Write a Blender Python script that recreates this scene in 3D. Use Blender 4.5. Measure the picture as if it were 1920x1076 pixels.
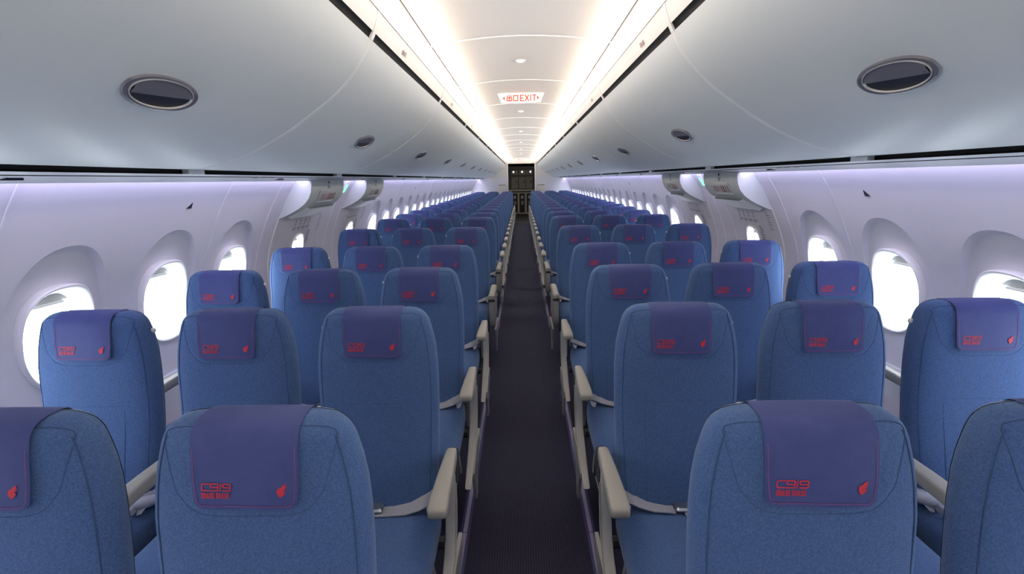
import bpy, math, random
from mathutils import Matrix, Vector
sc = bpy.context.scene
for o in list(bpy.data.objects): bpy.data.objects.remove(o, do_unlink=True)
COL = sc.collection
random.seed(7)

# ------------------------------------------------------------------ camera, world, exposure
F = 910.0                                   # focal length in pixels of the 1920 wide frame
PIT, YAW, ROL, CX, CH = .2181, -.0229, .0194, -.0068, 1.594
def ray(px, py):
    u, v, d = (px-960)/F, (538-py)/F, 1.
    c, s = math.cos(ROL), math.sin(ROL); x, v = c*u+s*v, -s*u+c*v
    c, s = math.cos(PIT), math.sin(PIT); y, z = c*d+s*v, -s*d+c*v
    c, s = math.cos(YAW), math.sin(YAW); x, y = c*x+s*y, -s*x+c*y
    return Vector((x, y, z))
fw = ray(960, 538); rt = ray(960+F, 538)-fw; up = ray(960, 538-F)-fw
cam = bpy.data.cameras.new('camera'); co = bpy.data.objects.new('camera', cam); COL.objects.link(co)
cam.sensor_fit = 'HORIZONTAL'; cam.sensor_width = 36; cam.lens = 36*F/1920; cam.clip_start = .02
m = Matrix.Identity(4)
for i in range(3): m[i][0], m[i][1], m[i][2] = rt[i], up[i], -fw[i]
m.translation = (CX, 0, CH); co.matrix_world = m
sc.camera = co
w = bpy.data.worlds.new('daylight'); sc.world = w; w.use_nodes = True
w.node_tree.nodes['Background'].inputs[0].default_value = (.86, .93, 1, 1)
w.node_tree.nodes['Background'].inputs[1].default_value = 2.0
sc.view_settings.view_transform = 'Standard'; sc.view_settings.look = 'None'
sc.view_settings.gamma = 1; sc.view_settings.use_curve_mapping = False
sc.view_settings.exposure = 0.0
sc.cycles.max_bounces = 9; sc.cycles.diffuse_bounces = 6; sc.cycles.glossy_bounces = 3
sc.cycles.sample_clamp_indirect = 6; sc.cycles.caustics_reflective = False; sc.cycles.caustics_refractive = False
COVE = 76.0      # ceiling cove lamps
WASH = 12.5      # lavender lamps washing the side walls
DAY = 17.0       # overexposed daylight in the window panes

# ------------------------------------------------------------------ materials
MAT = {}
def material(name, col, rough=.6, spec=.4, noise=None, bump=None, emit=None, estr=0, metal=0, sheen=0, coat=0):
    mt = bpy.data.materials.new(name); mt.use_nodes = True
    nt = mt.node_tree; b = nt.nodes['Principled BSDF']
    b.inputs['Base Color'].default_value = (*col, 1); b.inputs['Roughness'].default_value = rough
    b.inputs['Specular IOR Level'].default_value = spec; b.inputs['Metallic'].default_value = metal
    if sheen: b.inputs['Sheen Weight'].default_value = sheen; b.inputs['Sheen Tint'].default_value = (.62, .78, 1, 1); b.inputs['Sheen Roughness'].default_value = .5
    if coat: b.inputs['Coat Weight'].default_value = coat; b.inputs['Coat Roughness'].default_value = .25
    if emit:
        b.inputs['Emission Color'].default_value = (*emit, 1); b.inputs['Emission Strength'].default_value = estr
    if noise or bump:
        tc = nt.nodes.new('ShaderNodeTexCoord')
    if noise:                                # (scale, colour2, stretch)
        mp = nt.nodes.new('ShaderNodeMapping'); mp.inputs['Scale'].default_value = noise[2] if len(noise) > 2 else (1, 1, 1)
        nz = nt.nodes.new('ShaderNodeTexNoise'); nz.inputs['Scale'].default_value = noise[0]; nz.inputs['Detail'].default_value = 4
        nz.inputs['Roughness'].default_value = .65
        rp = nt.nodes.new('ShaderNodeValToRGB'); rp.color_ramp.elements[0].position = .34; rp.color_ramp.elements[1].position = .66
        rp.color_ramp.elements[0].color = (*col, 1); rp.color_ramp.elements[1].color = (*noise[1], 1)
        nt.links.new(tc.outputs['Object'], mp.inputs[0]); nt.links.new(mp.outputs[0], nz.inputs['Vector'])
        nt.links.new(nz.outputs['Fac'], rp.inputs[0]); nt.links.new(rp.outputs[0], b.inputs['Base Color'])
    if bump:                                 # (scale, strength)
        n2 = nt.nodes.new('ShaderNodeTexNoise'); n2.inputs['Scale'].default_value = bump[0]; n2.inputs['Detail'].default_value = 3
        bp = nt.nodes.new('ShaderNodeBump'); bp.inputs['Strength'].default_value = bump[1]; bp.inputs['Distance'].default_value = .002
        nt.links.new(tc.outputs['Object'], n2.inputs['Vector']); nt.links.new(n2.outputs['Fac'], bp.inputs['Height'])
        nt.links.new(bp.outputs[0], b.inputs['Normal'])
    MAT[name] = mt
    return mt
material('fabric', (.032, .070, .180), .9, .15, (260, (.064, .118, .258)), (420, .5), sheen=.22)
material('seam', (.036, .072, .155), .9, .1)
material('cover', (.042, .056, .172), .65, .15, (30, (.049, .063, .186)), (500, .15), sheen=.05)
material('red_print', (.44, .03, .05), .6, .2)
material('red_thread', (.17, .06, .17), .7, .2)
material('shell', (.26, .31, .38), .5, .4)
material('armrest', (.29, .28, .258), .45, .4)
material('support', (.30, .298, .29), .35, .5)
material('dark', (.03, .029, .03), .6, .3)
material('belt', (.27, .28, .33), .6, .3, (300, (.33, .34, .39), (1, 8, 1)))
material('metal', (.5, .51, .53), .4, .5, metal=1)
material('hook', (.68, .66, .62), .4, .4)
material('sidewall', (.63, .62, .68), .55, .35, bump=(900, .06))
material('bezel', (.80, .80, .80), .35, .5)
material('shade', (.55, .54, .52), .5, .4)
material('pane', (.8, .85, .9), .2, .5, emit=(.86, .94, 1), estr=DAY)
material('bin', (.64, .675, .675), .42, .35, bump=(1200, .05))
material('bin_trim', (.70, .715, .71), .4, .4)
material('fascia', (.76, .75, .73), .5, .35)
material('latch', (.13, .13, .155), .35, .5)
material('latch_dark', (.035, .035, .04), .4, .4)
material('latch_rim', (.55, .53, .50), .3, .5)
material('ceiling', (.74, .72, .70), .55, .3)
material('ceiling_joint', (.86, .84, .81), .5, .3)
material('cove', (1, 1, 1), .5, .2, emit=(1, .86, .71), estr=COVE)
material('lip_glow', (1, 1, 1), .5, .2, emit=(1, .91, .78), estr=2.6)
material('wash', (1, 1, 1), .5, .2, emit=(.74, .67, 1), estr=WASH)
material('psu', (.60, .63, .66), .4, .4)
material('exit_grey', (.52, .56, .55), .5, .35)
material('print_grey', (.25, .26, .28), .7, .2)
material('print_black', (.02, .02, .035), .7, .2)
material('sign_red', (.22, .015, .02), .5, .3)
material('sign_white', (.85, .82, .78), .4, .3, emit=(1, .93, .85), estr=.3)
material('sign_glyph', (.55, .06, .04), .5, .3, emit=(.8, .06, .03), estr=.35)
material('galley_lamp', (1, 1, 1), .4, .3, emit=(1, .93, .85), estr=3.5)
material('edge_shade', (.10, .085, .06), .6, .3)
material('row_print', (.40, .28, .28), .6, .3)
material('green_lamp', (.2, .7, .4), .4, .3, emit=(.25, 1, .5), estr=1.2)
material('spot', (1, 1, 1), .4, .3, emit=(1, .95, .88), estr=3)
material('bulkhead', (.62, .60, .58), .55, .3)
material('galley', (.13, .12, .105), .4, .4)
material('galley_door', (.30, .29, .27), .35, .5)
material('galley_metal', (.5, .47, .42), .35, .5, metal=.4)
material('strip', (.24, .22, .35), .5, .3)
material('strip_rim', (.03, .028, .10), .6, .3)
material('vinyl', (.02, .02, .022), .5, .3)
def carpet_mat():
    mt = material('carpet', (.012, .011, .026), .95, .1, (170, (.034, .029, .056)), (500, .8), sheen=.1)
    nt = mt.node_tree; b = nt.nodes['Principled BSDF']
    tc = nt.nodes.new('ShaderNodeTexCoord'); wv = nt.nodes.new('ShaderNodeTexWave')
    wv.wave_type = 'BANDS'; wv.bands_direction = 'X'; wv.inputs['Scale'].default_value = 28; wv.inputs['Distortion'].default_value = 1.2
    wv.inputs['Detail Scale'].default_value = 8
    mx = nt.nodes.new('ShaderNodeMix'); mx.data_type = 'RGBA'; mx.blend_type = 'MULTIPLY'; mx.inputs[0].default_value = .55
    src = b.inputs['Base Color'].links[0].from_socket
    nt.links.new(tc.outputs['Object'], wv.inputs['Vector'])
    nt.links.new(src, mx.inputs[6]); nt.links.new(wv.outputs['Color'], mx.inputs[7]); nt.links.new(mx.outputs[2], b.inputs['Base Color'])
carpet_mat()

# ------------------------------------------------------------------ mesh helpers
class MB:
    def __init__(s): s.v = []; s.f = []
    def add(s, vs, fs):
        k = len(s.v); s.v += [tuple(p) for p in vs]; s.f += [tuple(i+k for i in f) for f in fs]
        return s
    def box(s, x0, x1, y0, y1, z0, z1):
        return s.add([(x, y, z) for x in (x0, x1) for y in (y0, y1) for z in (z0, z1)],
                     [(0, 1, 3, 2), (4, 6, 7, 5), (0, 4, 5, 1), (2, 3, 7, 6), (0, 2, 6, 4), (1, 5, 7, 3)])
    def rbox(s, x0, x1, y0, y1, z0, z1, b):      # chamfered box
        c = [(x0+x1)/2, (y0+y1)/2, (z0+z1)/2]; h = [(x1-x0)/2, (y1-y0)/2, (z1-z0)/2]
        rings = []
        for zz, ins in ((-h[2], b), (-h[2]+b, 0), (h[2]-b, 0), (h[2], b)):
            X, Y = h[0]-ins, h[1]-ins; q = b*.8
            rings.append([(c[0]+a, c[1]+d, c[2]+zz) for a, d in ((-X, -Y+q), (-X+q, -Y), (X-q, -Y), (X, -Y+q), (X, Y-q), (X-q, Y), (-X+q, Y), (-X, Y-q))])
        return s.loft(rings, True, True)
    def loft(s, rings, closed=True, caps=False):
        n = len(rings[0]); vs = [p for r in rings for p in r]; fs = []
        for i in range(len(rings)-1):
            for j in range(n if closed else n-1):
                a, b = i*n+j, i*n+(j+1) % n
                fs.append((a, b, b+n, a+n))
        if caps:
            fs.append(tuple(range(n-1, -1, -1))); fs.append(tuple(range((len(rings)-1)*n, len(rings)*n)))
        return s.add(vs, fs)
    def tube(s, pts, r, n=6, closed=False):
        P = [Vector(p) for p in pts]; rings = []
        for i, p in enumerate(P):
            a = P[i-1] if (i or closed) else p; b = P[(i+1) % len(P)] if (i < len(P)-1 or closed) else p
            t = (b-a).normalized(); u = t.cross(Vector((0, 0, 1)))
            if u.length < .05: u = t.cross(Vector((0, 1, 0)))
            u.normalize(); v = t.cross(u)
            rings.append([tuple(p+r*(math.cos(6.2832*k/n)*u+math.sin(6.2832*k/n)*v)) for k in range(n)])
        if closed: rings.append(rings[0])
        return s.loft(rings, True, not closed)
    def slab(s, pts, thick_vec):                 # polygon extruded along a vector
        n = len(pts); t = Vector(thick_vec)
        vs = [Vector(p) for p in pts]+[Vector(p)+t for p in pts]
        return s.add(vs, [tuple(range(n-1, -1, -1)), tuple(range(n, 2*n))]+[(i, (i+1) % n, n+(i+1) % n, n+i) for i in range(n)])
    def mesh(s, name, mat, smooth=True):
        me = bpy.data.meshes.new(name); me.from_pydata(s.v, [], s.f)
        import bmesh
        bm = bmesh.new(); bm.from_mesh(me); bmesh.ops.recalc_face_normals(bm, faces=bm.faces)
        for e in bm.edges:
            if len(e.link_faces) == 2 and e.calc_face_angle(0) > .75: e.smooth = False
        for f in bm.faces: f.smooth = smooth
        bm.to_mesh(me); bm.free()
        me.materials.append(MAT[mat]); return me
def place(name, me, parent=None, loc=(0, 0, 0), rotz=0):
    o = bpy.data.objects.new(name, me); COL.objects.link(o); o.location = loc; o.rotation_euler = (0, 0, rotz)
    if parent: o.parent = parent
    return o
def thing(name, label, cat, loc=(0, 0, 0), group=None, kind=None):
    o = place(name, None, None, loc); o.empty_display_size = .1
    return tag(o, label, cat, group, kind)
def tag(o, label, cat=None, group=None, kind=None):
    o['label'] = label
    if cat: o['category'] = cat
    if group: o['group'] = group
    if kind: o['kind'] = kind
    return o
def lerp(a, b, t): return a+(b-a)*t
def table(tab):                                   # smooth interpolation in a table of (t, value)
    def fn(t):
        if t <= tab[0][0]: return tab[0][1]
        for i in range(len(tab)-1):
            if t <= tab[i+1][0]:
                (t0, a), (t1, b) = tab[i], tab[i+1]
                p = tab[i-1] if i else (2*t0-t1, 2*a-b); q = tab[i+2] if i+2 < len(tab) else (2*t1-t0, 2*b-a)
                u = (t-t0)/(t1-t0); m0 = (b-p[1])/(t1-p[0])*(t1-t0); m1 = (q[1]-a)/(q[0]-t0)*(t1-t0)
                return (2*u**3-3*u*u+1)*a+(u**3-2*u*u+u)*m0+(-2*u**3+3*u*u)*b+(u**3-u*u)*m1
        return tab[-1][1]
    return fn
def superell(n, a, b, ex, ph=0):
    o = []
    for k in range(n):
        t = 2*math.pi*k/n+ph; c, s_ = math.cos(t), math.sin(t)
        o.append((a*math.copysign(abs(c)**(2/ex), c), b*math.copysign(abs(s_)**(2/ex), s_)))
    return o
# strokes of flat print: letters in a unit box
GL = {'C': [[(1, 1), (.18, 1), (0, .85), (0, .15), (.18, 0), (1, 0)]],
      '9': [[(1, .5), (.15, .5), (0, .62), (0, .88), (.15, 1), (.85, 1), (1, .88), (1, .12), (.85, 0), (.05, 0)]],
      '1': [[(.5, 1), (.5, 0)]],
      'E': [[(1, 1), (0, 1), (0, 0), (1, 0)], [(0, .5), (.85, .5)]], 'X': [[(0, 1), (1, 0)], [(0, 0), (1, 1)]],
      'I': [[(.5, 1), (.5, 0)]], 'T': [[(0, 1), (1, 1)], [(.5, 1), (.5, 0)]],
      'out': [[(.5, 1.05), (.5, .05)], [(.14, .95), (.14, .56), (.86, .56), (.86, .95)], [(.04, .44), (.04, .04), (.96, .04), (.96, .44)]],
      'mouth': [[(.08, .95), (.92, .95), (.92, .05), (.08, .05), (.08, .95)]],
      'dense1': [[(0, 1), (1, 1)], [(0, .66), (1, .66)], [(0, .33), (1, .33)], [(0, 0), (1, 0)], [(.15, 1), (.15, 0)], [(.85, 1), (.85, 0)]],
      'dense2': [[(.5, 1), (.5, 0)], [(0, .8), (1, .8)], [(.1, .45), (.9, .45)], [(0, .1), (1, .1)], [(.1, .8), (.1, .1)]],
      'man': [[(.5, 1), (.5, .85)], [(.15, .7), (.85, .6)], [(.5, .8), (.5, .4), (.15, 0)], [(.5, .4), (.8, 0)]]}
def ribbon(mb, pts, wd, put):
    for (x0, y0), (x1, y1) in zip(pts[:-1], pts[1:]):
        L = math.hypot(x1-x0, y1-y0) or 1; dx, dy = (x1-x0)/L*wd/2, (y1-y0)/L*wd/2
        n = max(1, int(L/.02)); q = []
        for k in range(n+1):
            u = k/n; ex = (-1 if k == 0 else 1 if k == n else 0)*.9
            X, Y = lerp(x0, x1, u)+ex*dx, lerp(y0, y1, u)+ex*dy
            q.append((put(X-dy, Y+dx), put(X+dy, Y-dx)))
        mb.loft(q, False)
def glyphs(mb, word, x, y, wd, ht, gap, stroke, put, slant=0):
    for g in word:
        gw = wd*(.3 if g in '1I' else 1)
        for st in GL.get(g, []):
            ribbon(mb, [(x+(p[0] if gw == wd else .5)*gw+slant*p[1]*ht, y+p[1]*ht) for p in st], stroke, put)
        x += gw+gap if g != ' ' else wd*.6

# ------------------------------------------------------------------ cabin measures
ZW = table([(0, 1.78), (.15, 1.84), (.3, 1.885), (.6, 1.945), (.8, 1.962), (.95, 1.962), (1.1, 1.932), (1.2, 1.893), (1.3, 1.848), (1.4, 1.80), (1.5, 1.744), (1.607, 1.67), (1.72, 1.58)])
def wallx(z): return ZW(z)
Y0, Y1 = -1.47, 18.856                  # forward and aft ends of the cabin
CELL = .616                             # frame pitch
ROWS = [.895, 1.681, 2.466, 3.326, 4.60, 5.85]+[5.85+.83*k for k in range(1, 16)]
SEATX = (.528, 1.036, 1.544)            # aisle, middle, window
SIDE = {-1: 'starboard', 1: 'port'}

# floor: carpet, aisle lighting strips
fl = thing('floor', 'dark purple ribbed carpet covering the cabin floor', 'floor', kind='structure')
place('carpet', MB().box(-1.85, 1.85, Y0, 18.2, -.05, 0).mesh('carpet', 'carpet', False), fl)
place('vinyl_floor', MB().box(-1.85, 1.85, 18.2, 23.6, -.05, -.001).mesh('vinyl_floor', 'vinyl', False), fl)
for s in (-1, 1):
    for a, b in ((-1.2, .6), (.604, 1.94), (1.944, 3.48), (5.12, 6.9), (6.904, 8.6), (8.604, 10.3), (10.304, 12), (12.004, 13.7), (13.704, 15.4), (15.404, 17.9)):
        p = place('aisle_light_strip', MB().rbox(s*.291-.0095, s*.291+.0095, a, b, 0, .005, .002).mesh('aisle_light_strip', 'strip', False), fl)
        place('strip_edge', MB().box(s*.291-.022, s*.291+.022, a-.004, b+.004, 0, .0025).mesh('strip_edge', 'strip_rim', False), p)
    for yy in (3.478, 5.116):
        place('strip_end', MB().box(s*.291-(.03 if s < 0 else -.006), s*.291+(-.006 if s < 0 else .03), yy, yy+.012, 0, .004).mesh('strip_end', 'strip', False), fl)

# ------------------------------------------------------------------ side walls
ZC, RA, RB = .985, .172, .222           # window centre height, bezel half width and half height
def rect_ring(y0, y1, z0, z1, yc, zc, angs):
    o = []
    for a in angs:
        c, s_ = math.cos(a), math.sin(a); t = 1e9
        if c > 1e-9: t = min(t, (y1-yc)/c)
        if c < -1e-9: t = min(t, (y0-yc)/c)
        if s_ > 1e-9: t = min(t, (z1-zc)/s_)
        if s_ < -1e-9: t = min(t, (z0-zc)/s_)
        o.append((yc+c*t, zc+s_*t))
    return o
def se_ring(yc, zc, a, b, ex, angs):
    o = []
    for t in angs:
        c, s_ = math.cos(t), math.sin(t)
        r = (abs(c/a)**ex+abs(s_/b)**ex)**(-1/ex); o.append((yc+c*r, zc+s_*r))
    return o
def wall_cell(mb, s, y0, y1, yc, ra=RA, rb=RB, dish=True, zc=ZC):
    za, zb = .55, 1.42
    cor = [math.atan2(z-zc, y-yc) % (2*math.pi) for y in (y0, y1) for z in (za, zb)]
    angs = sorted([2*math.pi*k/60 for k in range(60)]+cor)
    A = se_ring(yc, zc, ra-.012, rb-.012, 2.6, angs)
    R = rect_ring(y0, y1, za, zb, yc, zc, angs)
    rings = []
    def ring(pts, depth): rings.append([(s*(wallx(z)+depth(y, z)), y, z) for y, z in pts])
    if dish:
        B = se_ring(yc, zc+.045, .226, .325, 2.25, angs); C = se_ring(yc, zc+.045, .236, .337, 2.25, angs)
        up_ = lambda y, z: .034*max(0., min(1., (z-.80)/.42))**1.3
        for u in (0, .3, .6, .85, 1):
            ring([(lerp(a[0], b[0], u), lerp(a[1], b[1], u)) for a, b in zip(A, B)], lambda y, z, u=u: up_(y, z)*(1 if u < .9 else .9))
        ring(C, lambda y, z: 0); st = C
    else:
        ring(A, lambda y, z: 0); st = A
    for u in ((.25, .5, .75, 1) if dish else (.15, .3, .45, .6, .8, 1)):
        ring([(lerp(a[0], b[0], u), lerp(a[1], b[1], u)) for a, b in zip(st, R)], lambda y, z: 0)
    mb.loft(rings, True)
    n = 6
    for z0, z1 in ((0, za), (zb, 1.72)):
        mb.loft([[(s*wallx(lerp(z0, z1, k/n)), y, lerp(z0, z1, k/n)) for y in (y0, yc, y1)] for k in range(n+1)], False)
def arc_strip(s, y, wd, z0, z1, proud, n=18):       # rib that follows the wall curve
    mb = MB(); rings = []
    for k in range(n+1):
        z = lerp(z0, z1, k/n); x = wallx(z)
        rings.append([(s*(x+.004), y-wd/2, z), (s*(x-proud*.7), y-wd*.4, z), (s*(x-proud), y, z), (s*(x-proud*.7), y+wd*.4, z), (s*(x+.004), y+wd/2, z)])
    return mb.loft(rings, False)
angs60 = [2*math.pi*k/60 for k in range(60)]
def window_parts(root, s, yc, ra, rb, zc=ZC, depth=.072):
    rings = []
    for sc_, dp in ((1.0, .034), (1.0, .0), (.99, -.010), (.97, -.015), (.94, -.014), (.905, -.004), (.855, .024), (.81, depth-.012), (.76, depth)):
        rings.append([(s*(wallx(z)+dp), y, z) for y, z in se_ring(0, zc, ra*sc_, rb*sc_, 2.6, angs60)])
    place('window_bezel', MB().loft(rings, True).mesh('window_bezel', 'bezel'), root)
    q = [(s*(wallx(z)+depth-.002), y, z) for y, z in se_ring(0, zc, ra*.79, rb*.79, 2.6, angs60)]
    c = (s*(wallx(zc)+depth-.002), 0, zc)
    mb = MB().add(q+[c], [(i, (i+1) % 60, 60) for i in range(60)])
    place('window_pane', mb.mesh('window_pane', 'pane'), root)
    # lowered lip of the sliding shade, a straight lower edge with a grip
    up_ = [(y, z) for y, z in se_ring(0, zc, ra*.82, rb*.82, 2.6, angs60) if z > zc+rb*.58]
    up_.sort()
    pts = [(s*(wallx(z)+depth-.012), y, z) for y, z in up_]
    sh = place('window_shade', MB().slab(pts, (s*.006, 0, 0)).mesh('window_shade', 'shade', False), root)
    zg = zc+rb*.62
    place('shade_grip', MB().rbox(min(s*(wallx(zg)+depth-.03), s*(wallx(zg)+depth-.008)), max(s*(wallx(zg)+depth-.03), s*(wallx(zg)+depth-.008)), -ra*.42, ra*.42, zg-.006, zg+.008, .004).mesh('shade_grip', 'bezel', False), sh)
nwin = 0; wall_root = {}
ORD = ['first', 'second', 'third', 'fourth', 'fifth', 'sixth', 'seventh', 'eighth', 'ninth', 'tenth', 'eleventh', 'twelfth', 'thirteenth', 'fourteenth', 'fifteenth', 'sixteenth', 'seventeenth', 'eighteenth', 'nineteenth', 'twentieth', 'twenty-first', 'twenty-second']
def WTXT(yc):
    if yc < 3.4: return ORD[int(round((3.137-yc)/CELL))]+' ahead of the overwing exits'
    return ORD[int(round((yc-6.218)/CELL))]+' behind the overwing exits'
EXY = ((3.455, 4.69, 4.09), (4.69, 5.92, 5.36))
panels = [(-1.47, -.238), (-.238, .994-.616), (.378, 1.61), (1.61, 2.842), (2.842, 3.455)]+[(5.92+1.232*k, min(5.92+1.232*(k+1), Y1)) for k in range(11)]
wcache = {}
for s in (-1, 1):
    side = 'left' if s < 0 else 'right'
    wr = thing('wall_'+side, 'curved white %s side wall lined with panels' % SIDE[s], 'wall', kind='structure'); wall_root[s] = wr
    for a, b in panels:
        mb = MB(); nc = max(1, round((b-a)/CELL))
        for k in range(nc):
            y0, y1 = lerp(a, b, k/nc), lerp(a, b, (k+1)/nc); yc = (y0+y1)/2-.01
            wall_cell(mb, s, y0, y1, yc)
            nwin += 1
            key = s
            r = thing('window_%d' % nwin, 'oval cabin window glowing with daylight, %s wall, %s' % (SIDE[s], WTXT(yc)), 'window', (0, yc, 0), 'cabin windows', 'structure')
            if key not in wcache:
                window_parts(r, s, yc, RA, RB)
                wcache[key] = [(c.name.split('.')[0], c.data, [(g.name.split('.')[0], g.data) for g in c.children]) for c in r.children]
            else:
                for nm, me, ch in wcache[key]:
                    c = place(nm, me, r)
                    for n2, m2 in ch: place(n2, m2, c)
        p = place('wall_panel', mb.mesh('wall_panel', 'sidewall'), wr)
        place('panel_joint', arc_strip(s, b, .015, 0, 1.7, .004).mesh('panel_joint', 'sidewall'), p)
    # black row marks beside the windows
    for yy in (2.55, 8.1):
        z = 1.49
        place('row_mark', MB().slab([(s*(wallx(z-.014)-.004), yy-.022, z-.014), (s*(wallx(z-.014)-.004), yy+.016, z-.014), (s*(wallx(z+.016)-.004), yy+.010, z+.016)], (s*.003, 0, 0)).mesh('row_mark', 'print_black', False), wr)
    # dado ledge along the wall beside the window seats
    place('dado_rail', MB().add(*(lambda pr: ([(s*x, y, z) for y in (Y0, Y1) for x, z in pr], [(i, i+1, i+1+len(pr), i+len(pr)) for i in range(len(pr)-1)]))([(1.965, .60), (1.925, .595), (1.915, .575), (1.915, .12), (1.86, .06)])).mesh('dado_rail', 'psu'), wr)

# ------------------------------------------------------------------ overwing exits
HP = [(1.555, 1.625), (1.556, 1.58), (1.565, 1.53), (1.585, 1.485), (1.62, 1.445), (1.665, 1.412), (1.72, 1.382), (1.80, 1.347), (1.85, 1.332)]
nd = 0
for s in (-1, 1):
    for i, (a, b, yc) in enumerate(EXY):
        nd += 1
        which = ('forward', 'aft')[i]
        d = thing('door_%d' % nd, '%s overwing emergency exit hatch in the %s wall' % (which, SIDE[s]), 'emergency exit', (0, 0, 0), kind='structure')
        mb = MB(); wall_cell(mb, s, a, b, yc, .118, .165, False, 1.02)
        hp = place('hatch_panel', mb.mesh('hatch_panel', 'sidewall'), d)
        wr_ = place('hatch_window', None, d, (0, yc, 0))
        window_parts(wr_, s, yc, .118, .165, 1.02, .05)
        for ch in list(wr_.children):             # keep thing > part > sub-part: parts hang on the door itself
            ch.parent = d; ch.location = (0, yc, 0)
        bpy.data.objects.remove(wr_)
        for y in (yc-.46, yc+.36):
            place('hatch_joint', arc_strip(s, y, .016, 0, 1.36, .004).mesh('hatch_joint', 'bezel'), hp)
        place('panel_joint', arc_strip(s, b, .018, 0, 1.7, .004).mesh('panel_joint', 'bezel'), hp)
        h0, h1 = (3.63, 4.30) if i == 0 else (4.94, 5.56)
        # bulging handle housing above the hatch
        mb = MB(); r0 = [(s*x, h0, z) for x, z in HP]; r1 = [(s*x, h1, z) for x, z in HP]
        mid = [[(s*(x-.0), lerp(h0, h1, u), z) for x, z in HP] for u in (0, .04, .5, .96, 1)]
        mb.loft(mid, False)
        for hy in (h0, h1):
            n = len(HP); mb.add([(s*x, hy, z) for x, z in HP]+[(s*wallx(z)+s*.004, hy, z) for x, z in HP], [(k, k+1, n+k+1, n+k) for k in range(n-1)])
        ho = place('handle_housing', mb.mesh('handle_housing', 'exit_grey'), d)
        def on_h(y, t, off=.004):                 # point on the housing face, t = arc fraction
            k = min(int(t*(len(HP)-1)), len(HP)-2); u = t*(len(HP)-1)-k
            x, z = lerp(HP[k][0], HP[k+1][0], u), lerp(HP[k][1], HP[k+1][1], u)
            nx, nz = -(HP[k][1]-HP[k+1][1]), -(HP[k+1][0]-HP[k][0]); L = math.hypot(nx, nz)
            return (s*(x+off*nx/L), y, z+off*nz/L)
        # handle cover under the bulge
        hc = MB().loft([[on_h(lerp(h0, h1, u), t, o) for u, o in ((.16, .002), (.2, .02), (.9, .02), (.94, .002))] for t in (.60, .64, .86, .9)], False)
        place('handle_cover', hc.mesh('handle_cover', 'bezel'), d)
        yl = lerp(h0, h1, .5)
        yd = lambda X: yl+X*(-s)*-1                # reading direction runs away from the viewer's left
        pl = MB().loft([[on_h(yl+v, t, .0045) for v in (-.17, .17)] for t in (.235, .30, .38, .475)], False)
        sp = place('exit_plate', pl.mesh('exit_plate', 'exit_grey'), d)
        place('plate_rim', MB().tube([on_h(yl-.17, .235, .005), on_h(yl+.17, .235, .005), on_h(yl+.17, .475, .005), on_h(yl-.17, .475, .005)], .0025, 5, True).mesh('plate_rim', 'bezel'), sp)
        dirn = 1 if s < 0 else -1                 # left wall reads away from the camera, right wall towards it
        putp = lambda X, Y: on_h(yl+dirn*X, lerp(.435, .275, Y), .0075)
        mb = MB(); glyphs(mb, ['out', 'mouth'], -.13, .08, .046, .84, .016, .006, lambda X, Y: putp(X, Y))
        place('exit_characters', mb.mesh('exit_characters', 'sign_red', False), sp)
        mb = MB(); 
        def wordput(X, Y): return putp(X, Y)
        xx = .02
        for g in 'EXIT':
            gw = .022
            for stq in GL[g]:
                pts = [(xx+p[0]*gw, p[1]) for p in stq]
                for (p, q) in zip(pts[:-1], pts[1:]):
                    mb.tube([wordput(lerp(p[0], q[0], k/3), .1+.8*lerp(p[1], q[1], k/3)) for k in range(4)], .0017, 4)
            xx += .036
        place('exit_lettering', mb.mesh('exit_lettering', 'sign_red', False), sp)
        # placard lines and pictograms printed on the hatch lining
        putw = lambda X, Y: (s*(wallx(Y)-.004), yc+dirn*X, Y)
        mb = MB(); 
        for k in range(4):
            for stq in GL['man']: ribbon(mb, [(-.16+k*.085+p[0]*.045, 1.255+p[1]*.06) for p in stq], .006, putw)
            ribbon(mb, [(-.165+k*.085, 1.235), (-.165+k*.085+.06, 1.235)], .008, putw)
            ribbon(mb, [(-.165+k*.085, 1.222), (-.165+k*.085+.045, 1.222)], .006, putw)
        pic = place('pictograms', mb.mesh('pictograms', 'print_grey', False), hp)
        mb = MB()
        for k in range(7): ribbon(mb, [(.15, 1.19-k*.017), (.15+(.05 if k % 3 else .035), 1.19-k*.017)], .009, putw)
        for k in range(8): ribbon(mb, [(.33, 1.31-k*.018), (.33+(.05 if k % 3 else .03), 1.31-k*.018)], .006, putw)
        place('printed_lines', mb.mesh('printed_lines', 'print_grey', False), hp)
        mb = MB(); mb.add(*(lambda r: (r, [tuple(range(12))]))([on_h(yl+.0+.012*math.cos(k*.5236), .07+.03*math.sin(k*.5236), .003) for k in range(12)]))
        for k in range(3): mb.loft([[on_h(yl-.02, .135+k*.022, .003), on_h(yl+.02, .135+k*.022, .003)], [on_h(yl-.02, .145+k*.022, .003), on_h(yl+.02, .145+k*.022, .003)]], False)
        place('latch_mark', mb.mesh('latch_mark', 'print_black', False), ho)
    # green emergency lamp between the two hatches
    g = thing('emergency_lamp', 'small green emergency lamp between the two exits, %s wall' % SIDE[s], 'lamp')
    z0, z1 = 1.49, 1.60
    place('lamp_body', MB().slab([(s*(wallx(z)-.002), y, z) for y, z in ((4.70, z0), (4.78, z0), (4.78, z1), (4.70, z1))], (-s*.012, 0, 0)).mesh('lamp_body', 'bezel', False), g)
    place('lens', MB().slab([(s*(wallx(z)-.014), y, z) for y, z in ((4.713, z0+.012), (4.767, z0+.012), (4.767, z1-.03), (4.713, z1-.03))], (-s*.004, 0, 0)).mesh('lens', 'green_lamp', False), g)
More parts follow.
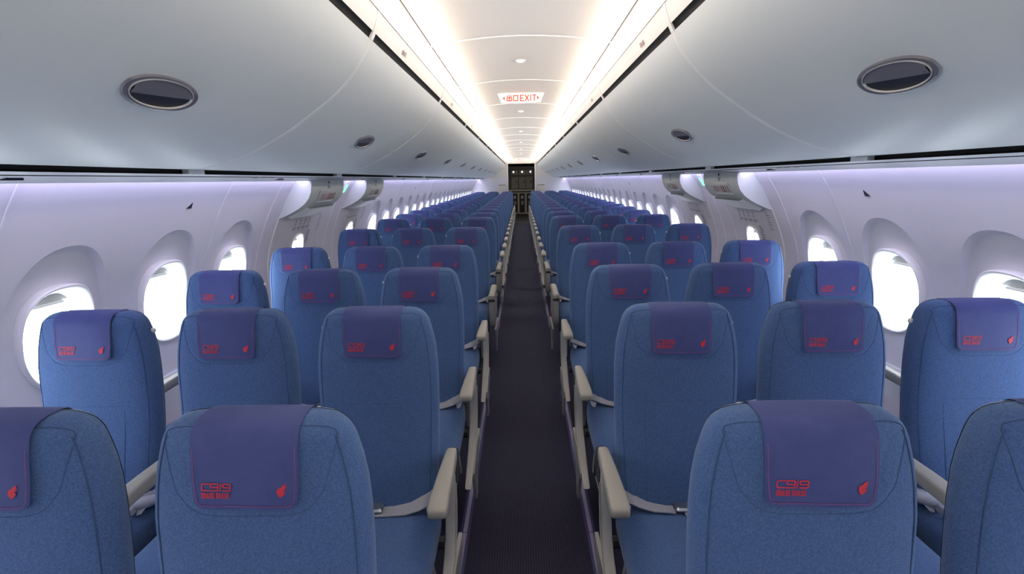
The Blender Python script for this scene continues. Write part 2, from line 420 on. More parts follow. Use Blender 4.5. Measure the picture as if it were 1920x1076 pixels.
    # wash lamp above the service panels
    place_ = tag(place('wall_wash_lamp', MB().slab([(s*1.582, Y0+.02, 1.640), (s*1.632, Y0+.02, 1.640), (s*1.632, Y1-.02, 1.640), (s*1.582, Y1-.02, 1.640)], (0, 0, .008)).mesh('wall_wash_lamp', 'wash', False)),
                 'lavender strip lamp washing the %s wall from above the service panels' % SIDE[s], 'lamp')

# ------------------------------------------------------------------ overhead bins
BL = 1.63; BS = 2.06
BP = [(.588, 2.139), (.612, 2.092), (.645, 2.042), (.685, 1.997), (.73, 1.955), (.775, 1.919), (.82, 1.887), (.91, 1.828), (.985, 1.785), (1.06, 1.746), (1.13, 1.717), (1.20, 1.693), (1.28, 1.672), (1.355, 1.658)]
fx = table([(i/(len(BP)-1), p[0]) for i, p in enumerate(BP)]); fz = table([(i/(len(BP)-1), p[1]) for i, p in enumerate(BP)])
FP = [(.574, 2.166), (.566, 2.185), (.556, 2.212), (.548, 2.245)]
def binpt(s, t, y, off=0):
    x, z = fx(t), fz(t); e = .004
    tx, tz = fx(min(1, t+e))-fx(max(0, t-e)), fz(min(1, t+e))-fz(max(0, t-e)); L = math.hypot(tx, tz)
    return Vector((s*(x+off*tz/L), y, z-off*tx/L))            # positive offset points into the cabin
starts = [BS+BL*k for k in range(-3, 11)]
starts = [y for y in starts if y < Y1-.2 and y+BL > Y0+.3]
TL = .5
for t in range(1000):
    if fx(t/1000) > .915: TL = t/1000; break
latch_mesh = {}
for s in (-1, 1):
    fas = thing('trim_%d' % (1 if s < 0 else 2), 'pale fascia strip above the %s overhead bins' % SIDE[s], 'trim', kind='structure')
    psu = thing('trim_%d' % (3 if s < 0 else 4), 'grey service panels under the %s overhead bins' % SIDE[s], 'service panel', kind='structure')
    for k, ys in enumerate(starts):
        y0, y1 = max(ys, Y0+.02), min(ys+BL, Y1)
        yb0 = ys
        nleft = len(starts)-k
        b = thing('overhead_bin', 'pale grey curved overhead bin, %s side, %s bin from the aft bulkhead' % (SIDE[s], ORD[nleft-1]), 'overhead bin', group='overhead bins')
        n = 26
        mb = MB(); g = .018
        rings = []
        for off, ya, yb in ((-.022, y0+g, y1-g), (-.004, y0+g, y1-g), (0, y0+g+.004, y1-g-.004)):
            pass
        prof = [i/n for i in range(n+1)]
        front = [[binpt(s, t, y, o) for y, o in ((y0+g, -.02), (y0+g, -.003), (y0+g+.003, 0), ((y0+y1)/2, 0), (y1-g-.003, 0), (y1-g, -.003), (y1-g, -.02))] for t in prof]
        front = [[p+Vector((0, 0, 0)) for p in [binpt(s, 0, y, -.02) for y in (y0+g, y0+g, y0+g+.003, (y0+y1)/2, y1-g-.003, y1-g, y1-g)]]]+front+[[p for p in [binpt(s, 1, y, -.02) for y in (y0+g, y0+g, y0+g+.003, (y0+y1)/2, y1-g-.003, y1-g, y1-g)]]]
        mb.loft([[tuple(p) for p in r] for r in front], False)
        dr = place('bin_door', mb.mesh('bin_door', 'bin'), b)
        # dark sheet behind the door, its colour stands for shade in the gaps
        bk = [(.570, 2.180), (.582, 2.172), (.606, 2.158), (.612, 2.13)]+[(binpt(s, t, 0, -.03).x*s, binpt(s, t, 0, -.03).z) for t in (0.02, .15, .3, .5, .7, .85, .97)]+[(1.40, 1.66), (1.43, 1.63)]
        place('gap_dark_backing', MB().loft([[(s*x, y, z) for x, z in bk] for y in (y0, y1)], False).mesh('gap_dark_backing', 'dark'), b)
        # band between neighbouring doors
        place('divider_band', MB().loft([[tuple(binpt(s, t, y, o)) for y, o in ((y0-.017, -.012), (y0-.017, -.001), (y0-.014, .0015), (y0+.014, .0015), (y0+.017, -.001), (y0+.017, -.012))] for t in [-.0]+prof], False).mesh('divider_band', 'bin_trim'), b)
        # latch: oval bezel, recessed bowl, flap
        c = binpt(s, TL, 0); e = .01
        tp = (binpt(s, TL-e, 0)-binpt(s, TL+e, 0)).normalized(); nn = (binpt(s, TL, 0, 1)-c).normalized(); ty = Vector((0, 1, 0))
        yl = ys+BL*.53
        if Y0+.2 < yl < Y1-.2:
            if s not in latch_mesh:
                def P(u, v, o): return tuple(ty*u+tp*v+nn*o)
                A, B = .128, .060
                def shape(sc_, o):                       # lens shaped outline, fuller at the near lower side
                    r = []
                    for q in range(40):
                        t = 2*math.pi*q/40; cc, ss = math.cos(t), math.sin(t)
                        rr = (abs(cc)**2.1+abs(ss)**2.1)**(-1/2.1)
                        u, v = A*sc_*cc*rr, B*sc_*ss*rr
                        r.append(P(u+v*-.35, v, o))
                    return r
                bz = MB().loft([shape(1.0, -.001), shape(.985, .005), shape(.92, .0065), shape(.86, .004)], True)
                rim = MB().loft([shape(.865, .003), shape(.85, .006), shape(.825, .006), shape(.81, .001)], True)
                bowl = MB().loft([shape(.82, .002), shape(.8, .0012), shape(.5, .0008), shape(.02, .0006)], True)
                fl_ = []
                for q in range(21):
                    u = lerp(-.100, .100, q/20)
                    hv = B*.80*max(0., 1-abs(u/(A*.82))**2.1)**(1/2.1)
                    fl_.append([P(u-.35*hv*.98, hv*.98, .0035), P(u-.35*hv*.5, hv*.5, .0065), P(u, lerp(-.012, .010, q/20), .0085), P(u, lerp(-.014, .007, q/20), .002)])
                flap = MB().loft(fl_, False)
                latch_mesh[s] = [('latch_bezel', bz.mesh('latch_bezel', 'latch')), ('latch_rim', rim.mesh('latch_rim', 'latch_rim')), ('latch_bowl', bowl.mesh('latch_bowl', 'latch_dark')), ('latch_flap', flap.mesh('latch_flap', 'latch'))]
            root = place('latch', latch_mesh[s][0][1], b, c+Vector((0, yl, 0)))
            for nm, me in latch_mesh[s][1:]: place(nm, me, root)
        # fascia above the gap, service panel below
        f = place('fascia_panel', MB().loft([[(s*(x+.012), y, z), (s*x, y, z)][::1] if False else [(s*x, yy, z) for yy in (y0+.002, y1-.002)] for x, z in FP for y in (0,)], False).mesh('fascia_panel', 'fascia'), fas)
        place('fascia_band', MB().loft([[(s*(x-o), yy, z) for yy, o in ((y0-.017, -.006), (y0-.016, .002), (y0+.016, .002), (y0+.017, -.006))] for x, z in [(.588, 2.139)]+FP], False).mesh('fascia_band', 'bin_trim'), f)
        mb = MB()
        putf = lambda X, Y: (s*(lerp(.5715, .558, (Y-2.172)/.034)-.0035), y0+.42+(1 if s < 0 else -1)*X, Y)
        for q, gk in enumerate(['dense1', 'dense2', 'dense1']):
            for stq in GL[gk]: ribbon(mb, [(q*.024+p[0]*.018, 2.186+p[1]*.016) for p in stq], .0035, putf)
        place('row_number', mb.mesh('row_number', 'row_print', False), f)
        pp = [(1.372, 1.640), (1.385, 1.6365), (1.44, 1.632), (1.50, 1.626), (1.54, 1.618), (1.57, 1.6105), (1.576, 1.614), (1.576, 1.66), (1.50, 1.67)]
        sp = place('service_panel', MB().loft([[(s*x, yy, z) for yy in (y0+.0015, y1-.0015)] for x, z in pp], False).mesh('service_panel', 'psu'), psu)
        place('panel_block', MB().box(min(s*1.362, s*1.39), max(s*1.362, s*1.39), y0-.05, y0+.05, 1.6395, 1.668).mesh('panel_block', 'psu', False), sp)
        # reading lights and call buttons let into the service panel
        for q in range(3):
            z = 1.6345-.0035
            mb = MB().loft([[(s*(1.455+.016*r*math.cos(t*.5236)), y0+.62+q*.09+.016*r*math.sin(t*.5236), z-o-.0006*0) for t in range(12)] for r, o in ((1, -.002), (.95, .004), (.7, .004), (.65, .001), (.05, .001))], True)
            place('reading_light', mb.mesh('reading_light', 'latch_rim'), sp)
        place('call_sign', MB().box(min(s*1.50, s*1.54), max(s*1.50, s*1.54), y0+.985, y0+1.035, 1.619, 1.628).mesh('call_sign', 'print_black', False), sp)

# ------------------------------------------------------------------ ceiling with cove lamps
CP = [(-.492, 2.318), (-.47, 2.322), (-.36, 2.338), (-.24, 2.350), (-.12, 2.358), (0, 2.361)]
CP = CP+[(-x, z) for x, z in CP[-2::-1]]
ce = thing('ceiling', 'arched white cabin ceiling over the aisle', 'ceiling', kind='structure')
cj = [2.886+1.2*k for k in range(-4, 14)]; cj = [Y0]+[y for y in cj if Y0 < y < Y1-.2]+[Y1]
for a, b in zip(cj[:-1], cj[1:]):
    e = .004
    p = place('ceiling_panel', MB().loft([[(x, y, z) for y in (a, b)] for x, z in [(-.495, 2.372)]+CP+[(.495, 2.372)]], False).mesh('ceiling_panel', 'ceiling'), ce)
    place('joint_strip', MB().loft([[(x, b+d, z-o) for d, o in ((-.011, -.002), (-.009, .004), (.009, .004), (.011, -.002))] for x, z in CP], False).mesh('joint_strip', 'ceiling_joint'), p)
for s in (-1, 1):
    lamp = thing('cove_lamp', 'warm white cove lamp running between the ceiling and the %s bins' % SIDE[s], 'lamp', group='cove lamps')
    ext = lambda pr: MB().loft([[(s*x, y, z) for y in (Y0, Y1)] for x, z in pr], False)
    place('lit_lip', ext([(.549, 2.243), (.540, 2.247), (.530, 2.254), (.524, 2.260), (.521, 2.266)]).mesh('lit_lip', 'lip_glow'), lamp)  # glow put on the lip to imitate its brightly lit edge
    place('lamp_tube', ext([(.525, 2.2665), (.558, 2.287)]).mesh('lamp_tube', 'cove'), lamp)
    place('reflector', ext([(.5215, 2.265), (.525, 2.265), (.560, 2.285), (.566, 2.30), (.560, 2.33), (.54, 2.36), (.50, 2.375)]).mesh('reflector', 'ceiling'), lamp)
    place('edge_gap_shade', MB().tube([(s*.4945, Y0+.01+(Y1-Y0-.02)*k/4, 2.3165) for k in range(5)], .0042, 6).mesh('edge_gap_shade', 'edge_shade'), lamp)  # dark line painting the shadow of the gap along the ceiling edge
    place('leak_shield', ext([(.545, 2.240), (.60, 2.25), (.60, 2.39), (.49, 2.39)]).mesh('leak_shield', 'dark'), lamp)  # unseen dark backing added to block lamp light leaking behind the fascia
SPOTTXT = ['just ahead of the overwing EXIT sign']+[w_+' one behind the overwing EXIT sign' for w_ in ('first', 'second', 'third', 'fourth', 'fifth')]
for k, yy in enumerate((3.46, 5.9, 8.3, 10.7, 13.1, 15.5)):
    t = thing('ceiling_spot', 'small round white ceiling spot, '+SPOTTXT[k], 'ceiling light', (0, yy, 2.361), 'ceiling spots')
    def cr(r, z): return [(r*math.cos(q*.3927), r*math.sin(q*.3927), z) for q in range(16)]
    place('rim', MB().loft([cr(.034, .002), cr(.032, -.006), cr(.024, -.008), cr(.021, -.004)], True).mesh('rim', 'bezel'), t)
    place('lens', MB().loft([cr(.022, -.004), cr(.015, -.010), cr(.004, -.012)], True, True).mesh('lens', 'spot'), t)
def ceiling_sign(yy, label):
    t = thing('exit_sign', label, 'exit sign', (0, yy, 2.355))
    wt, wb, h = .212, .178, .080
    pts = [(-wt, 0, 0), (-wb, .012, -h), (-wb/2, .012, -h-.006), (0, .012, -h-.008), (wb/2, .012, -h-.006), (wb, .012, -h), (wt, 0, 0)]
    place('sign_plate', MB().slab(pts, (0, .02, 0)).mesh('sign_plate', 'sign_white', False), t)
    put = lambda X, Y: (X, .006-Y/h*.012*-1*0-.012*0+.004*0+(-Y-.0)*.146-.0095, Y)
    mb = MB(); glyphs(mb, ['out', 'mouth'], -.128, -.066, .046, .046, .012, .0085, put)
    place('exit_characters', mb.mesh('exit_characters', 'sign_glyph', False), t)
    mb = MB(); glyphs(mb, 'EXIT', -.004, -.066, .03, .046, .014, .0085, put)
    place('exit_lettering', mb.mesh('exit_lettering', 'sign_glyph', False), t)
    for d in (-1, 1): place('arrow', MB().add([put(d*.166, -.043), put(d*.146, -.025), put(d*.146, -.061)], [(0, 1, 2)]).mesh('arrow', 'sign_glyph', False), t)
ceiling_sign(4.66, 'white trapezoid ceiling sign reading EXIT in red above the overwing exits')
ceiling_sign(18.45, 'white ceiling sign reading EXIT in red by the aft galley')

# ------------------------------------------------------------------ ends of the cabin
wf = tag(place('wall_front', MB().box(-1.9, 1.9, Y0-.05, Y0, 0, 2.5).mesh('wall_front', 'bulkhead', False)), 'plain forward bulkhead closing the cabin', 'wall', kind='structure')
OPW = .515
for s in (-1, 1):
    side = 'left' if s < 0 else 'right'
    x0, x1 = sorted((s*OPW, s*2.0))
    wa = thing('wall_aft_'+side, 'white aft bulkhead panel on the %s side of the galley opening' % SIDE[s], 'wall', kind='structure')
    place('bulkhead_panel', MB().box(x0, x1, Y1, Y1+.06, 0, 2.42).mesh('bulkhead_panel', 'bulkhead', False), wa)
    place('edge_post', MB().rbox(min(s*(OPW-.012), s*(OPW+.03)), max(s*(OPW-.012), s*(OPW+.03)), Y1-.014, Y1+.07, 0, 2.30, .008).mesh('edge_post', 'bezel', False), wa)
    fr = [(s*.56, 1.66), (s*1.66, 1.66), (s*1.9, 1.2), (s*1.9, 0), (s*.56, 0)]
    place('lining_panel', MB().slab([(x, Y1-.014, z) for x, z in fr], (0, .015, 0)).mesh('lining_panel', 'sidewall', False), wa)
    po = thing('literature_pocket', 'grey literature pocket on the %s aft bulkhead' % SIDE[s], 'pocket', (s*.735, Y1-.016, 1.23))
    place('pocket_body', MB().rbox(-.16, .16, -.03, 0, -.22, .19, .01).mesh('pocket_body', 'bulkhead', False), po)
    place('pocket_slot', MB().rbox(-.125, .125, -.034, -.028, .135, .165, .002).mesh('pocket_slot', 'print_grey', False), po)
    place('pocket_plate', MB().rbox(-.04, .04, -.034, -.028, .10, .12, .002).mesh('pocket_plate', 'bezel', False), po)
    tag(place('wall_galley_'+side, MB().box(*sorted((s*1.0, s*1.05)), Y1+.06, 23.6, 0, 2.42).mesh('wall_galley', 'galley_door', False)), 'dark corridor wall of the %s aft lavatory' % SIDE[s], 'wall', kind='structure')
tag(place('wall_aft', MB().box(-1.05, 1.05, 23.55, 23.6, 0, 2.42).mesh('wall_aft', 'galley', False)), 'dark wall behind the aft galley', 'wall', kind='structure')
hd = tag(place('wall_header', MB().box(-OPW, OPW, Y1+.02, Y1+.06, 2.17, 2.42).mesh('wall_header', 'bulkhead', False)), 'white header panel over the galley opening', 'wall', kind='structure')
tag(place('ceiling_galley', MB().box(-1.05, 1.05, Y1+.06, 23.6, 2.26, 2.30).mesh('ceiling_galley', 'galley_door', False)), 'dark ceiling over the aft galley corridor', 'ceiling', kind='structure')
GY = 22.75
tag(place('galley_fill_light', MB().rbox(-.3, .3, 19.0, 20.9, 2.244, 2.259, .005).mesh('galley_fill_light', 'galley_lamp', False)), 'unseen fill lamp panel added to brighten the aft galley', 'lamp')  # hidden fill lamp added above the header to light the galley doors
ga = thing('galley_unit', 'dark grey galley cabinet with stacked compartments at the aft end', 'galley', (0, GY, 0))
place('galley_frame', MB().box(-.98, .98, .05, .6, 0, 2.18).mesh('galley_frame', 'galley', False), ga)
place('header_beam', MB().rbox(-.62, .72, -.03, .06, 2.06, 2.16, .01).mesh('header_beam', 'galley_door', False), ga)
for i, xc in enumerate((-.31, .03, .36)):
    place('upper_locker', MB().rbox(xc-.155, xc+.155, 0, .06, 1.77, 2.03, .01).mesh('upper_locker', 'galley_door', False), ga)
    d = place('compartment_door', MB().rbox(xc-.15, xc+.15, 0, .06, 1.16, 1.70, .012).mesh('compartment_door', 'galley_door', False), ga)
    place('door_latch', MB().rbox(xc+.06, xc+.10, -.015, .002, 1.42, 1.52, .006).mesh('door_latch', 'dark', False), d)
    place('locker_lamp', MB().loft([[(xc-.05+i*.05+r*math.cos(q*.5236), o, 1.92+r*math.sin(q*.5236)) for q in range(12)] for r, o in ((.035, .0), (.03, -.012), (.004, -.014))], True).mesh('locker_lamp', 'galley_lamp'), ga)
    place('locker_handle', MB().rbox(xc+.10, xc+.122, -.02, .002, 1.82, 2.0, .006).mesh('locker_handle', 'bezel', False), ga)
place('counter', MB().rbox(-.98, .98, -.04, .2, 1.06, 1.13, .01).mesh('counter', 'galley_metal', False), ga)
for i, xc in enumerate((-.31, .02, .35)):
    t = thing('galley_cart', 'dark meal trolley with metal frame, %s under the aft galley counter' % ('starboard one', 'middle one', 'port one')[i], 'trolley', (xc, GY-.12, 0), 'meal trolleys')
    place('cart_body', MB().rbox(-.125, .125, .0, .05, .08, .96, .01).mesh('cart_body', 'dark', False), t)
    fm = MB()
    for x in (-.14, .14): fm.box(x-.018, x+.018, -.03, .02, .03, 1.0)
    fm.box(-.14, .14, -.03, .02, .96, 1.0); fm.box(-.14, .14, -.03, .02, .03, .09)
    place('cart_frame', fm.mesh('cart_frame', 'galley_metal', False), t)
    place('cart_handle', MB().rbox(-.05, .05, -.035, .0, .72, .86, .01).mesh('cart_handle', 'galley_metal', False), t)
    place('cart_label', MB().box(-.04, .06, -.006, .001, .45, .62).mesh('cart_label', 'galley_door', False), t)

# ------------------------------------------------------------------ seats
TOP = 1.16
WT = table([(.42, .200), (.55, .207), (.70, .213), (.85, .2145), (.93, .2145), (1.0, .211), (1.06, .2015), (1.12, .186), (1.16, .176)])
DT = table([(.42, .070), (.60, .066), (.80, .058), (.95, .060), (1.06, .060), (1.12, .054), (1.16, .050)])
YC = table([(.42, -.150), (.60, -.112), (.80, -.068), (.95, -.050), (1.06, -.036), (1.16, -.028)])
EXN = 3.0
def hw(z):
    w_ = WT(z); r = .050
    if z > TOP-r: w_ = w_-r*1.0+r*1.0*math.sqrt(max(0., 1-((z-TOP+r)/r)**2))
    return w_
def hd_(z):
    d = DT(z); r = .032
    if z > TOP-r: d = d-r*1.1+r*1.1*math.sqrt(max(0., 1-((z-TOP+r)/r)**2))
    return d
def gfun(x, z):
    q = abs(x)/max(hw(z), 1e-4)
    return max(0., 1-q**EXN)**(1/EXN) if q < 1 else 0.
def fy(x, z, off=0): return YC(z)-(hd_(z)+off)*gfun(x, z)-.0*off
def by(x, z, off=0): return YC(z)+(hd_(z)+off)*gfun(x, z)
ZR = [.42, .44, .50, .58, .66, .74, .82, .90, .96, 1.02, 1.06, 1.09]+[1.16-.058*(1-math.sin(a*math.pi/16)) for a in range(0, 9)]
ZR = sorted(set(round(z, 5) for z in ZR))
def seat_meshes():
    M = {}
    rings = []
    for z in ZR:
        rings.append([(x, YC(z)-(hd_(z) if y > 0 else hd_(z)*.8)/1*abs(y)*math.copysign(1, y), z) for x, y in superell(40, hw(z), 1, EXN)])
    M['backrest'] = MB().loft(rings, True, True).mesh('backrest', 'fabric')
    # hard shell hugging the rear, its edge showing as a pale outline
    rings = []
    for z in ZR:
        zz = z-.001; q = []
        for k in range(21):
            t = .33+(math.pi-.66)*k/20; c, s_ = math.cos(t), math.sin(t)
            q.append(((hw(zz)+.0012)*math.copysign(abs(c)**(2/EXN), c), YC(zz)+(hd_(zz)*.8+.0015)*abs(s_)**(2/EXN), zz+.001))
        rings.append(q)
    M['back_shell'] = MB().loft(rings, False).mesh('back_shell', 'shell')
    # headrest pad
    def hrh(v): return lerp(.138, .170, v)
    def hz(u, v): return lerp(.984, 1.149, v)+.034*abs(u)**6*(1-v)-.012*abs(u)**8*v
    g = []
    for j in range(17):
        v = j/16; r = []
        for i in range(25):
            u = -1+i/12; z = hz(u, v); x = u*hrh(v)*(1-.05*abs(2*v-1)**8)
            o = .008*(1-abs(u)**5)*(1-abs(2*v-1)**6)-.0015
            o -= .006*math.exp(-((abs(u)-.78)/.12)**2)*math.sin(math.pi*v)
            r.append((x, fy(x, z, o), z))
        g.append(r)
    M['headrest'] = MB().loft(g, False).mesh('headrest', 'fabric')
    per = [g[0][i] for i in range(25)]+[g[j][24] for j in range(1, 17)]+[g[16][i] for i in range(23, -1, -1)]+[g[j][0] for j in range(15, 0, -1)]
    M['headrest_seam'] = MB().tube([(p[0]*1.004, p[1]-.0005, p[2]) for p in per], .0013, 5, True).mesh('headrest_seam', 'seam')
    mb = MB()
    for s in (-1, 1):
        mb.tube([(s*hw(z)*.895, fy(hw(z)*.895, z, .001), z) for z in [.46+.04*k for k in range(16)]+[1.09, 1.115, 1.13]], .0013, 5)
        mb.tube([(s*.118, fy(.118, z, .0005), z) for z in [.46+.04*k for k in range(10)]], .0006, 4)
    mb.tube([(x, fy(x, .835, .0005), .835) for x in [-.118+.0236*k for k in range(11)]], .0006, 4)
    M['back_seam'] = mb.mesh('back_seam', 'seam')
    # cover over the headrest, draped over the top and down the rear
    prof = [('f', 1.004+.0134*k) for k in range(8)]+[('f', z) for z in (1.112, 1.125, 1.138, 1.147, 1.153, 1.157, 1.16)]+[('b', z) for z in (1.16, 1.157, 1.152, 1.14, 1.12, 1.08, 1.03)]
    OFF = .0105
    def cov(x, k, z, extra=0):
        # width narrows at the lower hem
        o = OFF+extra
        wav = .0018*math.sin(x*26+z*9)
        lift = (.0025+extra*.8)*(1 if z > 1.10 else max(0, (z-1.05)/.05))
        if k == 'f': return (x, min(fy(x, z, o), fy(x, min(z+.0, 1.16), o))+wav, z+lift)
        return (x, by(x, z, -hd_(z)*.2+.005), z+lift)
    rows = []
    for k, z in prof:
        r = []
        for i in range(17):
            u = -1+i/8; h = .102-.006*max(0, 1.06-z)/.066
            zz = z
            if k == 'f' and z < 1.01: zz = z+.010*max(0., abs(u)-.86)/.14
            r.append(cov(u*h, k, zz))
        rows.append(r)
    M['headrest_cover'] = MB().loft(rows, False).mesh('headrest_cover', 'cover')
    put = lambda X, Y: cov(X, 'f', Y, .0018)
    mb = MB()
    i = .0925; z0 = 1.0115
    line = [(-i-.004, 1.115), (-i-.004, 1.06), (-i, z0+.008), (-i+.008, z0), (0, z0), (i-.008, z0), (i, z0+.008), (i+.004, 1.06), (i+.004, 1.115)]
    ribbon(mb, line, .0016, put)
    M['stitching'] = mb.mesh('stitching', 'red_thread', False)
    mb = MB()
    glyphs(mb, ['C', '9', '1', '9'], -.081, 1.041, .0146, .0125, .0022, .0024, put, .12)
    M['lettering'] = None
    x = -.0815
    for grp in range(2):
        for q in range(3):
            for st in GL[('dense1', 'dense2', 'dense1')[q]]:
                ribbon(mb, [(x+p[0]*.0068, 1.0265+p[1]*.0092) for p in st], .0014, put)
            x += .0085
        x += .0025
    M['lettering'] = mb.mesh('lettering', 'red_print', False)
    # flame shaped bird emblem
    mb = MB()
    ctr = (.071, 1.038)
    out = [(-.0065, -.0075), (-.009, -.002), (-.0085, .003), (-.005, .0065), (-.001, .008), (.003, .012), (.0105, .0145), (.0065, .0095), (.0105, .0085), (.005, .0055), (.0088, .0035), (.0035, .0015), (.007, -.0015), (.004, -.0065), (-.0005, -.0105), (-.004, -.0105)]
    pts = [put(ctr[0]+p[0], ctr[1]+.002+p[1]) for p in out]; c = put(ctr[0]-.001, ctr[1]+.002)
    mb.add(pts+[c], [(k, (k+1) % len(out), len(out)) for k in range(len(out))])
    M['emblem'] = mb.mesh('emblem', 'red_print', False)
    # cushion
    rings = []
    for y, zc, h, wd in ((-.10, .40, .050, .195), (-.11, .405, .066, .208), (-.16, .405, .072, .216), (-.30, .402, .076, .220), (-.45, .402, .078, .221), (-.54, .397, .075, .221), (-.585, .385, .064, .219), (-.605, .375, .048, .210), (-.612, .370, .030, .196)):
        rings.append([(a, y, zc+b) for a, b in superell(32, wd, h, 4)])
    M['seat_cushion'] = MB().loft(rings, True, True).mesh('seat_cushion', 'fabric')
    M['cushion_seam'] = MB().tube([(x, -.592, .4485-.02*abs(x/.2)**6) for x in [-.2+.02*k for k in range(21)]], .0016, 4).mesh('cushion_seam', 'seam')
    # frame and legs under the seat
    fr = MB().tube([(-.22, -.14, .29), (.22, -.14, .29)], .022, 8).tube([(-.22, -.48, .29), (.22, -.48, .29)], .022, 8).box(-.20, .20, -.56, -.10, .305, .328)
    M['seat_frame'] = fr.mesh('seat_frame', 'dark')
    for s in (-1, 1):
        M['leg', s] = MB().tube([(s*.15, -.46, .29), (s*.15, -.40, .12), (s*.15, -.38, .02), (s*.15, -.38, .0)], .017, 8).tube([(s*.15, -.15, .29), (s*.15, -.05, .03), (s*.15, -.05, 0)], .015, 8).tube([(s*.15, -.38, .03), (s*.15, -.05, .03)], .012, 6).mesh('leg', 'support')
        # ordinary armrest on this side: padded cap, tapered towards the hinge
        X = s*.254; rings = []
        for y, zt, th, wd in ((-.422, .628, .016, .022), (-.418, .635, .030, .027), (-.405, .641, .040, .031), (-.37, .645, .046, .031), (-.25, .648, .048, .027), (-.14, .648, .050, .022), (-.10, .647, .048, .020), (-.085, .643, .04, .017)):
            rings.append([(X+a, y, zt-th/2+b) for a, b in superell(20, wd, th/2, 5)])
        M['armrest', s] = MB().loft(rings, True, True).mesh('armrest', 'armrest')
        M['hinge', s] = MB().rbox(X-.018, X+.018, -.13, -.04, .50, .625, .008).mesh('hinge', 'dark', False)
        # curved end bracket carrying the aisle armrest
        rings = []
        for y, z, hy, wd in ((-.195, .632, .010, .010), (-.195, .625, .022, .016), (-.20, .56, .030, .017), (-.215, .49, .034, .017), (-.245, .43, .036, .017), (-.30, .38, .036, .017), (-.38, .335, .034, .017), (-.46, .30, .030, .016), (-.53, .275, .022, .014)):
            rings.append([(X+s*.014+a, y-.035+b*(1 if z > .45 else .75), z+(b*.0 if z > .45 else b*.55)) for a, b in superell(16, wd, hy*.8, 4)])
        M['armrest_bracket', s] = MB().loft(rings, True, True).mesh('armrest_bracket', 'support')
        M['bracket_groove', s] = MB().tube([(X+s*.0325, y-.035, z) for y, z in ((-.20, .60), (-.205, .54), (-.222, .47), (-.252, .415), (-.31, .365), (-.39, .325), (-.47, .293))], .0035, 5).mesh('bracket_groove', 'armrest')
        M['foot_panel', s] = MB().slab([(X+s*.012, y, z) for y, z in ((-.10, .30), (-.50, .30), (-.47, .24), (-.40, .20), (-.36, .06), (-.30, .05), (-.26, .18), (-.10, .22))], (s*.014, 0, 0)).mesh('foot_panel', 'support', False)
        # deep box armrest of the exit rows
        b = MB().rbox(X-.027, X+.027, -.625, -.19, .60, .645, .01)
        M['armrest_box', s] = b.mesh('armrest_box', 'armrest', False)
        rings = []
        for z, y0, y1, wd in ((.605, -.625, -.16, .022), (.50, -.625, -.15, .025), (.40, -.615, -.13, .025), (.37, -.60, -.13, .023), (.355, -.57, -.15, .015)):
            rings.append([(X+a, (y0+y1)/2+b_*(y1-y0)/2, z) for a, b_ in superell(24, wd, 1, 7)])
        M['box_panel', s] = MB().loft(rings, True, True).mesh('box_panel', 'support')
        M['box_tip', s] = MB().rbox(X-.028, X+.028, -.629, -.60, .585, .605, .004).mesh('box_tip', 'dark', False)
        # lap belt half: ribbon from the hinge side towards the middle
        P = [(s*.215, -.150, .520), (s*.19, -.185, .515), (s*.16, -.205, .505), (s*.11, -.215, .490), (s*.05, -.22, .484), (0, -.225, .483)] if s > 0 else [(s*.215, -.150, .520), (s*.185, -.18, .517), (s*.15, -.20, .505), (s*.10, -.21, .491), (s*.03, -.215, .4845)]
        rings = []
        for k, p in enumerate(P):
            tw = (1-k/(len(P)-1)); ww = .029*(1-.45*(k == 0)); up_ = .020*tw
            rings.append([(p[0], p[1]-ww*.9, p[2]-up_), (p[0], p[1]-ww*.9, p[2]-up_+.004), (p[0], p[1]+ww*.9, p[2]+up_+.004), (p[0], p[1]+ww*.9, p[2]+up_)])
        M['seat_belt', s] = MB().loft(rings, True, True).mesh('seat_belt', 'belt')
        M['belt_anchor', s] = MB().tube([(s*.205, -.145, .525), (s*.212, -.135, .515), (s*.212, -.13, .46)], .007, 6).mesh('belt_anchor', 'metal')
        M['belt_end', s] = MB().slab([(s*.205, -.20, .497), (s*.175, -.215, .492), (s*.185, -.235, .480), (s*.2, -.23, .4835)], (0, .002, .003)).mesh('belt_end', 'belt', False)
        zz = 1.085
        M['coat_hook', s] = MB().loft([[(s*(hw(zz)+dx), -.022+r*math.cos(q*.5236), zz+r*math.sin(q*.5236)) for q in range(12)] for r, dx in ((.008, -.012), (.0095, .002), (.0085, .005), (.005, .007), (.001, .0075))], True).mesh('coat_hook', 'hook')
    M['belt_buckle'] = MB().rbox(-.028, .028, -.242, -.196, .486, .502, .006).mesh('belt_buckle', 'metal', False)
    # loosely rolled belt tucked at the seat edge
    rings = []
    def roll(x0, y0, z0, r, L, a):
        q = []
        for k in range(7):
            t = k/6; rr = r*(.55+.45*math.sin(math.pi*(.12+.76*t)))
            q.append([(x0+(t-.5)*L*math.cos(a)+0*rr, y0+(t-.5)*L*math.sin(a)+rr*math.cos(w_*.6283), z0+rr*.8*math.sin(w_*.6283)) for w_ in range(10)])
        return q
    for s in (-1, 1):
        M['belt_roll', s] = MB().loft(roll(s*.185, -.20, .505, .026, .10, s*.5), True, True).loft(roll(s*.15, -.27, .497, .022, .09, s*.9), True, True).mesh('belt_roll', 'belt')
    return M
SM = seat_meshes()
ROWTXT = {1: 'fourth row ahead of the overwing exits', 2: 'third row ahead of the overwing exits', 3: 'second row ahead of the overwing exits', 4: 'row just ahead of the overwing exits', 5: 'row between the two overwing exits', 6: 'first row behind the overwing exits'}
for r in range(7, 21): ROWTXT[r] = '%s row behind the overwing exits' % ORD[r-6]
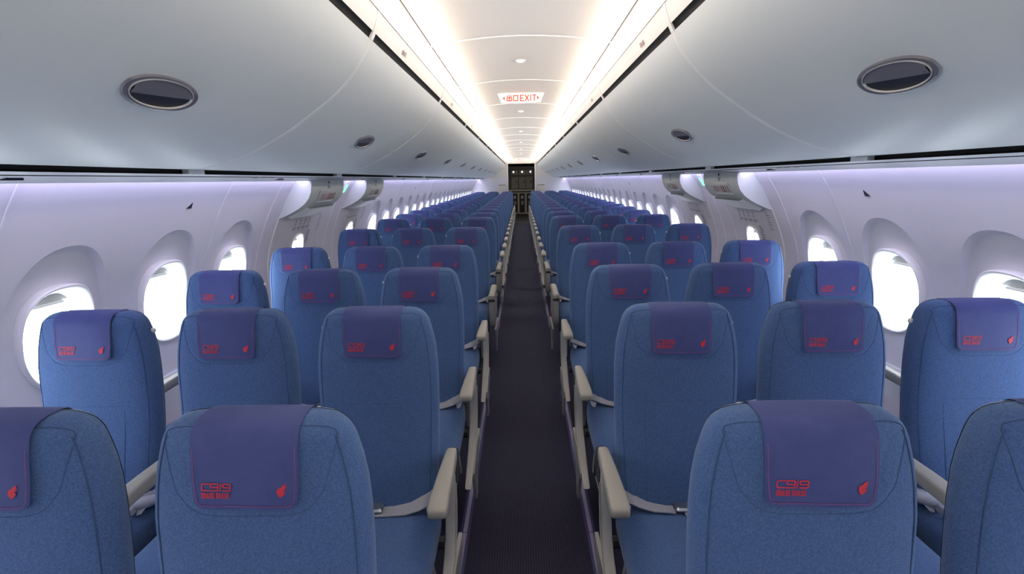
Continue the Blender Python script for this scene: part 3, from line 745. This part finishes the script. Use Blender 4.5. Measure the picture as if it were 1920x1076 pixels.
ROWTXT[21] = 'last row against the aft bulkhead'
ROLE = ('aisle', 'middle', 'window')
for ri, yr in enumerate(ROWS):
    r = ri+1
    for s in (-1, 1):
        for k, xs in enumerate(SEATX):
            t = thing('airplane_seat', 'blue fabric %s %s seat, %s' % (SIDE[s], ROLE[k], ROWTXT[r]), 'airplane seat', (s*xs, yr, 0), 'economy seats facing forward')
            ins = -s                                     # direction of the aisle
            b = place('backrest', SM['backrest'], t)
            place('back_shell', SM['back_shell'], t)
            h = place('headrest', SM['headrest'], t)
            c = place('headrest_cover', SM['headrest_cover'], t)
            cu = place('seat_cushion', SM['seat_cushion'], t)
            place('seat_frame', SM['seat_frame'], t)
            if r <= 12:
                place('back_seam', SM['back_seam'], b); place('headrest_seam', SM['headrest_seam'], h)
                place('stitching', SM['stitching'], c); place('lettering', SM['lettering'], c); place('emblem', SM['emblem'], c)
                place('cushion_seam', SM['cushion_seam'], cu)
            hs = {0: s, 1: s, 2: ins}[k]
            if r <= 8: place('coat_hook', SM['coat_hook', hs], t)
            for q in (-1, 1): place('leg', SM['leg', q], t)
            box = k == 0 and r in (5, 6)
            if box:
                a = place('armrest', SM['armrest_box', ins], t)
                place('armrest_panel', SM['box_panel', ins], a); place('armrest_tip', SM['box_tip', ins], a)
            else:
                a = place('armrest', SM['armrest', ins], t)
                place('hinge', SM['hinge', ins], a)
            if k == 0:
                br = place('armrest_bracket', SM['armrest_bracket', ins], t) if not box else None
                if br: place('bracket_groove', SM['bracket_groove', ins], br)
                place('foot_panel', SM['foot_panel', ins], t)
            if k == 2:
                a = place('armrest', SM['armrest', s], t); place('hinge', SM['hinge', s], a)
            if r <= 8:
                for q in (-1, 1):
                    e = place('seat_belt', SM['seat_belt', q], t)
                    place('belt_anchor', SM['belt_anchor', q], e)
                    if q == ins: place('belt_end', SM['belt_end', q], e)
                    if q == 1: place('belt_buckle', SM['belt_buckle'], e)
                if k == 1: place('belt_roll', SM['belt_roll', s], t)
                if k == 2: place('belt_roll', SM['belt_roll', ins], t)
